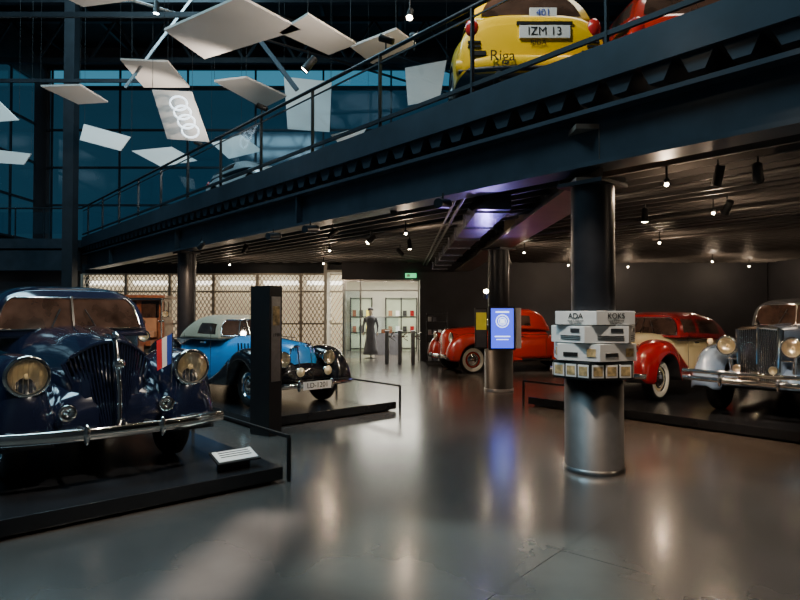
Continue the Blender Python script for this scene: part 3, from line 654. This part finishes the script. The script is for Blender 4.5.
for pts,kd,val in P:
    mb=MB()
    if kd=='h': q=[unp(x,y,z=val) for x,y in pts]; n=Vector((0,0,.04))
    else: q=[unp(x,y,d=val+.012*(y-pts[0][1])*(-1 if kd=='v' else .5)) for x,y in pts]; n=Vector((0,.04,.01))
    k=len(q)
    vs=q+[a+n for a in q]; mb.add(vs,[tuple(range(k))[::-1],tuple(range(k,2*k))]+[(i,(i+1)%k,k+(i+1)%k,k+i) for i in range(k)],M['panel'])
    for a in q[:2]: mb.cyl(a+n,(a.x,a.y,ZR-.1),.004,M['dark'],4)
    if kd=='a':
        for i in range(4):
            cx=177+i*4; cy=102+i*9.3; cc=unp(cx,cy,d=val-.15+.006*(cy-88))
            nn=(q[1]-q[0]).cross(q[3]-q[0]).normalized()
            t1=(q[1]-q[0]).normalized(); t2=nn.cross(t1)
            mb.sweep([cc+t1*(.17*math.cos(j*math.pi/12))+t2*(.13*math.sin(j*math.pi/12)) for j in range(24)],.018,.018,M['scrw'],6,closed=True)
    mb.build('ceiling_panel')
e=empty('roof_trusses'); mb=MB()
for y in(5,9.5,14,18.5,23):
    mb.beam((X0+.1,y,12.9),(X1-.1,y,12.9),.18,.2,M['beam2']); mb.beam((X0+.1,y,11.3),(X1-.1,y,11.3),.18,.2,M['beam2'])
    for i in range(14):
        x=X0+i*2; mb.beam((x,y,11.3),(x+1,y,12.9),.08,.08,M['beam2']); mb.beam((x+1,y,12.9),(x+2,y,11.3),.08,.08,M['beam2'])
for x in range(-15,12,3): mb.beam((x,-3.8,13.3),(x,26.8,13.3),.12,.25,M['beam2'])
mb.beam((-8,9,12.9),(-3.4,9.6,6.9),.08,.08,M['beam']); mb.beam((-7,14,12.9),(-2.5,14.5,7.0),.10,.10,M['beam']); mb.beam((-2,14,12.9),(-6,13,6.5),.05,.05,M['steel'])
mb.box((-10.2,18.5,6.8),(.32,.32,13.4),M['beam2'])
for z,y in((7.6,12),(8.2,17)): mb.beam((X0+.2,y,z),(eX(y)+.3,y,z),.06,.10,M['beam2'])
for z in(8.6,9.4): mb.cyl((X0+.3,6,z),(2,22,z+1),.04,M['steel'],8)
mb.build('steelwork',e)
# ------------------------------------------------------------ costume room contents
def mannequin(x,y,cl,h=1.7,skirt=.3):
    e=empty('costumed_mannequin',(x,y,0)); mb=MB(); k=h/1.7
    vs=[];n=24
    P2=[(.03,0),(.18,.0),(.18,.02),(.02,.03),(.02,.12),(skirt,.13),(skirt*.9,.3),(skirt*.6,.75),(.15,.98),(.13,1.08),(.17,1.25),(.19,1.38),(.12,1.44),(.05,1.47)]
    for r,z in P2:
        for j in range(n):
            t=2*math.pi*j/n; vs.append((r*math.cos(t),r*.72*math.sin(t),z*k))
    fs=[(i*n+j,i*n+(j+1)%n,(i+1)*n+(j+1)%n,(i+1)*n+j) for i in range(len(P2)-1) for j in range(n)]
    mb.add(vs,fs,cl,True)
    mb.cyl((0,0,1.44*k),(0,0,1.54*k),.05,M['skin'],12); mb.sphere((0,-.01,1.6*k),.1,M['skin'],16,(.8,.95,1.2)); mb.sphere((0,.01,1.66*k),.1,M['coat1'],16,(1.0,1.05,.8))
    for s in(-1,1):
        mb.sweep([(s*.18,0,1.38*k),(s*.25,.0,1.1*k),(s*.24,-.1,.88*k)],.045,.045,cl,10,radii=[1.1,.9,.7]); mb.sphere((s*.24,-.12,.84*k),.04,M['skin'],10,(.7,.8,1.4))
    mb.build('figure',e)
mannequin(-1.02,20.8,M['coat3'],1.72,.26)
e=empty('glass_showcase',(-.5,22.6,0)); mb=MB(); mb.box((0,0,.4),(.9,.5,.8),M['coat3']); mb.box((0,0,1.1),(.88,.48,.6),M['rail_glass']); mb.box((0,0,1.41),(.92,.52,.03),M['steel']); mb.box((0,0,.88),(.4,.2,.14),M['wood']); mb.build('case',e)
for i in range(3):
    e=empty('turnstile_gate',(-.40+i*.40,18.6,0)); mb=MB(); mb.box((0,0,.5),(.12,.5,1.0),M['steel']); mb.box((0,0,1.01),(.14,.54,.03),M['dark'])
    for a in(0,2.1,4.2): mb.cyl((.06,-.15,.85),(.24,-.15+.1*math.cos(a),.85+.15*math.sin(a)),.015,ch,8)
    mb.build('gate',e,bevel=.01)
e=empty('tool_display_rack',(1.12,18.2,0)); mb=MB()
for x in(-.3,.3):
    for y in(-.2,.2): mb.box((x,y,.78),(.04,.04,1.56),M['dark'])
for z in(.12,.5,.9,1.3,1.54): mb.box((0,0,z),(.62,.42,.03),M['dark'])
for i in range(14): mb.box((-.22+.15*(i%4),-.05,.2+.39*(i//4)),(.09,.2,.16),[M['steel'],M['coat3'],M['board'],M['wood']][i%4])
mb.build('rack',e)
e=empty('exit_sign',(.35,19.42,2.78)); mb=MB(); mb.box((0,0,0),(.36,.06,.14),M['exit']); mb.box((-.08,-.035,0),(.1,.01,.08),M['board']); mb.build('sign',e)
# ------------------------------------------------------------ LIGHTS
KS=2.0
def spot(loc,tgt,en,col=(1,.85,.66),ang=50,rad=.05,bl=.6,cool=False,name='track_spotlight',mount=.18):
    loc=Vector(loc); d=(Vector(tgt)-loc).normalized()
    e=empty(name,loc); e.rotation_mode='QUATERNION'; e.rotation_quaternion=d.to_track_quat('-Z','Y')
    mb=MB(); mb.lathe((0,0,0),(0,0,-1),[(.001,-.12),(.045,-.12),(.05,.08),(.056,.09),(.046,.075),(.001,.072)],[M['dark']]*4+[M['bulbc'] if cool else M['bulb']],20); mb.build('lamp_can',e)
    l=bpy.data.lights.new('lamp','SPOT'); l.energy=en*KS; l.color=col; l.spot_size=ang*D2R; l.spot_blend=bl; l.shadow_soft_size=rad
    o=bpy.data.objects.new('lamp',l); COL.objects.link(o); o.parent=e; o.location=(0,0,-.1-rad*.2)
    mb=MB(); inv=e.rotation_quaternion.inverted(); mb.cyl((0,0,0),inv@Vector((0,0,mount)),.012,M['dark'],8); mb.build('stem',e)
    return e
def area(name,loc,size,en,col,rot=(0,0,0),sy=None):
    l=bpy.data.lights.new(name,'AREA'); l.energy=en; l.color=col; l.size=size
    if sy: l.shape='RECTANGLE'; l.size_y=sy
    o=bpy.data.objects.new(name,l); COL.objects.link(o); o.location=loc; o.rotation_euler=rot
def globe(x,y,en,col=(1,.74,.50)):
    e=empty('ceiling_lamp',(x,y,3.0)); mb=MB(); mb.cyl((0,0,.03),(0,0,.22),.012,M['dark'],8); mb.lathe((0,0,0),(0,0,1),[(.02,.0),(.035,.02),(.025,.05),(.001,.05)],M['dark'],16); mb.sphere((0,0,-.012),.022,M['bulb'],14); mb.build('fitting',e)
    l=bpy.data.lights.new('lamp','POINT'); l.energy=en; l.color=col; l.shadow_soft_size=.04
    o=bpy.data.objects.new('lamp',l); COL.objects.link(o); o.parent=e; o.location=(0,0,-.10)
W=(1,.68,.42); Nn=(1,.86,.70); Cc=(.48,.82,1)
area('roof_fill_1',(-5,5,12.6),5,1250,Cc); area('roof_fill_2',(-8,14,12.6),5,1000,Cc); area('roof_fill_3',(5,9,12.6),4,450,Nn)  # unseen area lights added under the roof to fill the hall
area('costume_room_light',(-.2,22,2.8),2.5,340,(1,.95,.82),sy=2.5)
for x,y,en in((2.9,6.5,24),(4.4,8.4,22),(5.2,12.0,28),(8.2,10.6,26),(8.6,16.5,34),(5.0,17.8,34),(10.6,18.2,30),(7.0,18.4,26),(.1,10.6,20),(-1.6,13.6,22),(-2.2,17.2,24),(-5.0,17.6,22),(5.6,4.2,22),(2.9,14.0,22)):
    globe(x,y,en)
spot(G(2.2,2.6,4.9),G(1.6,6.2,.9),380,Nn,42); spot(G(3.9,6.2,4.6),G(1.6,7.6,1.2),240,Nn,50)
spot(G(5.8,5.2,3.0),G(5.0,8.3,.8),70,Nn,55); spot(G(7.2,9.2,3.0),G(5.2,9.8,1),50,Nn,60); spot(G(5.9,8.6,2.95),G(4.3,10.5,1),30,Nn,60)
spot(G(6.7,2.2,3.0),G(9.6,3.0,.8),160,Nn,55); spot(G(6.9,4.2,3.0),G(9.9,3.2,1),95,W,55)
spot(G(7.6,6.4,3.0),G(10.2,5.4,.8),100,Nn,60); spot(G(8.6,3.2,3.0),G(10.8,5.2,1),75,Nn,55)
spot((.0,14.0,3.0),(2.4,16.6,.8),110,Nn,60); spot((2.6,14.3,2.8),(3.9,16.6,.9),90,Nn,60)
spot((1.0,4.6,4.6),(1.9,6.0,1.3),230,Nn,24); spot((3.3,6.2,3.0),(3.0,7.2,0),90,W,70); spot((-.1,8.6,3.1),(.3,9.4,0),75,W,80)
spot((3.6,8.8,3.0),(3.4,8.4,0),90,W,80); spot((.2,12.6,3.0),(.4,12.2,0),75,W,95)
spot(G(5.95,12.0,2.95),G(5.2,12.6,1),80,Nn,80); spot(G(5.1,12.3,3.0),(-6.6,15.2,1.2),200,W,50)
spot((2.9,3.2,6.0),(3.2,4.1,0),300,W,50,name='truss_spotlight',mount=4)
# violet lamp added to tint the girder and duct beside the second column
spot((1.62,11.3,1.95),(1.45,9.6,3.0),46,(.36,.26,1),70,.03,name='violet_fill_spot',mount=-.05)
spot((-.2,6.2,8.0),(1.7,7.6,5.0),420,Nn,38,name='truss_spotlight',mount=3.2); spot((1.2,5.0,8.0),(4.0,7.6,5.2),300,Nn,40,name='truss_spotlight',mount=3.2)
for l,t,en in (((-.2,8.4,5.45),(-2.6,9.3,6.6),110),((-2.6,11.2,5.45),(-5.6,12.3,7),130),((-4.6,13.6,5.45),(-8,15.5,7.2),150),((.2,8.3,5.45),(-.6,11.5,7),90)):
    spot(l,t,en,(1,.88,.76),110,.12,name='panel_fill_uplight',mount=-.2)  # uplighters added to brighten the undersides of the hanging panels
spot((-4.1,10.0,6.7),(-4.3,9.6,0),120,(.75,.92,1),70,cool=True,name='truss_spotlight',mount=4)
spot((.15,9.0,6.1),(-.6,5,0),50,Nn,60,name='truss_spotlight',mount=4)
def framing(loc,tgt,hw,hh,en,roll,col=(1,.92,.84)):
    loc=Vector(loc); d=Vector(tgt)-loc; D=d.length; d.normalize()
    e=empty('framing_projector',loc); e.rotation_mode='QUATERNION'
    e.rotation_quaternion=d.to_track_quat('-Z','Y')@Quaternion((0,0,1),roll)
    a=.3*hw/D; b=.3*hh/D; mb=MB()
    for s in(-1,1):
        mb.box((s*(a+.06),0,-.3),(.12,.3,.004),M['dark']); mb.box((0,s*(b+.06),-.3),(2*a,.12,.004),M['dark'])
        mb.box((s*.125,0,-.12),(.006,.26,.38),M['dark']); mb.box((0,s*.125,-.12),(.25,.006,.38),M['dark'])
    mb.box((0,0,.07),(.25,.25,.006),M['dark']); mb.build('housing',e)
    l=bpy.data.lights.new('lamp','SPOT'); l.energy=en; l.color=col; l.spot_size=60*D2R; l.spot_blend=.1; l.shadow_soft_size=.006
    o=bpy.data.objects.new('lamp',l); COL.objects.link(o); o.parent=e
framing((-.6,6.6,7.5),(-1.08,4.1,0),.23,.72,5200,.08)
framing((.2,6.3,8.5),(.42,3.95,0),.95,.62,3400,-.35,(.62,.92,.95))
for u,w in((5.2,8.2),(5.2,9.4),(5.2,5.2)):
    e=empty('ceiling_projector',tuple(G(u,w,2.93)),A+.4); mb=MB(); mb.cyl((-.15,0,-.02),(.15,0,.02),.06,M['beam2'],20); mb.lathe((.15,0,.02),(1,0,0),[(.06,0),(.066,.01),(.05,.0)],M['steel'],20); mb.cyl((0,0,0),(0,0,.13),.012,M['dark'],8); mb.build('housing',e)
w=bpy.data.worlds.new('world'); bpy.context.scene.world=w; w.use_nodes=True; w.node_tree.nodes['Background'].inputs[0].default_value=(.02,.03,.05,1); w.node_tree.nodes['Background'].inputs[1].default_value=.3
cam=bpy.data.cameras.new('camera'); cam.lens=27; cam.sensor_width=36; co=bpy.data.objects.new('camera',cam); COL.objects.link(co)
co.location=(0,0,1.6); co.rotation_euler=(math.radians(91.146),0,0); bpy.context.scene.camera=co
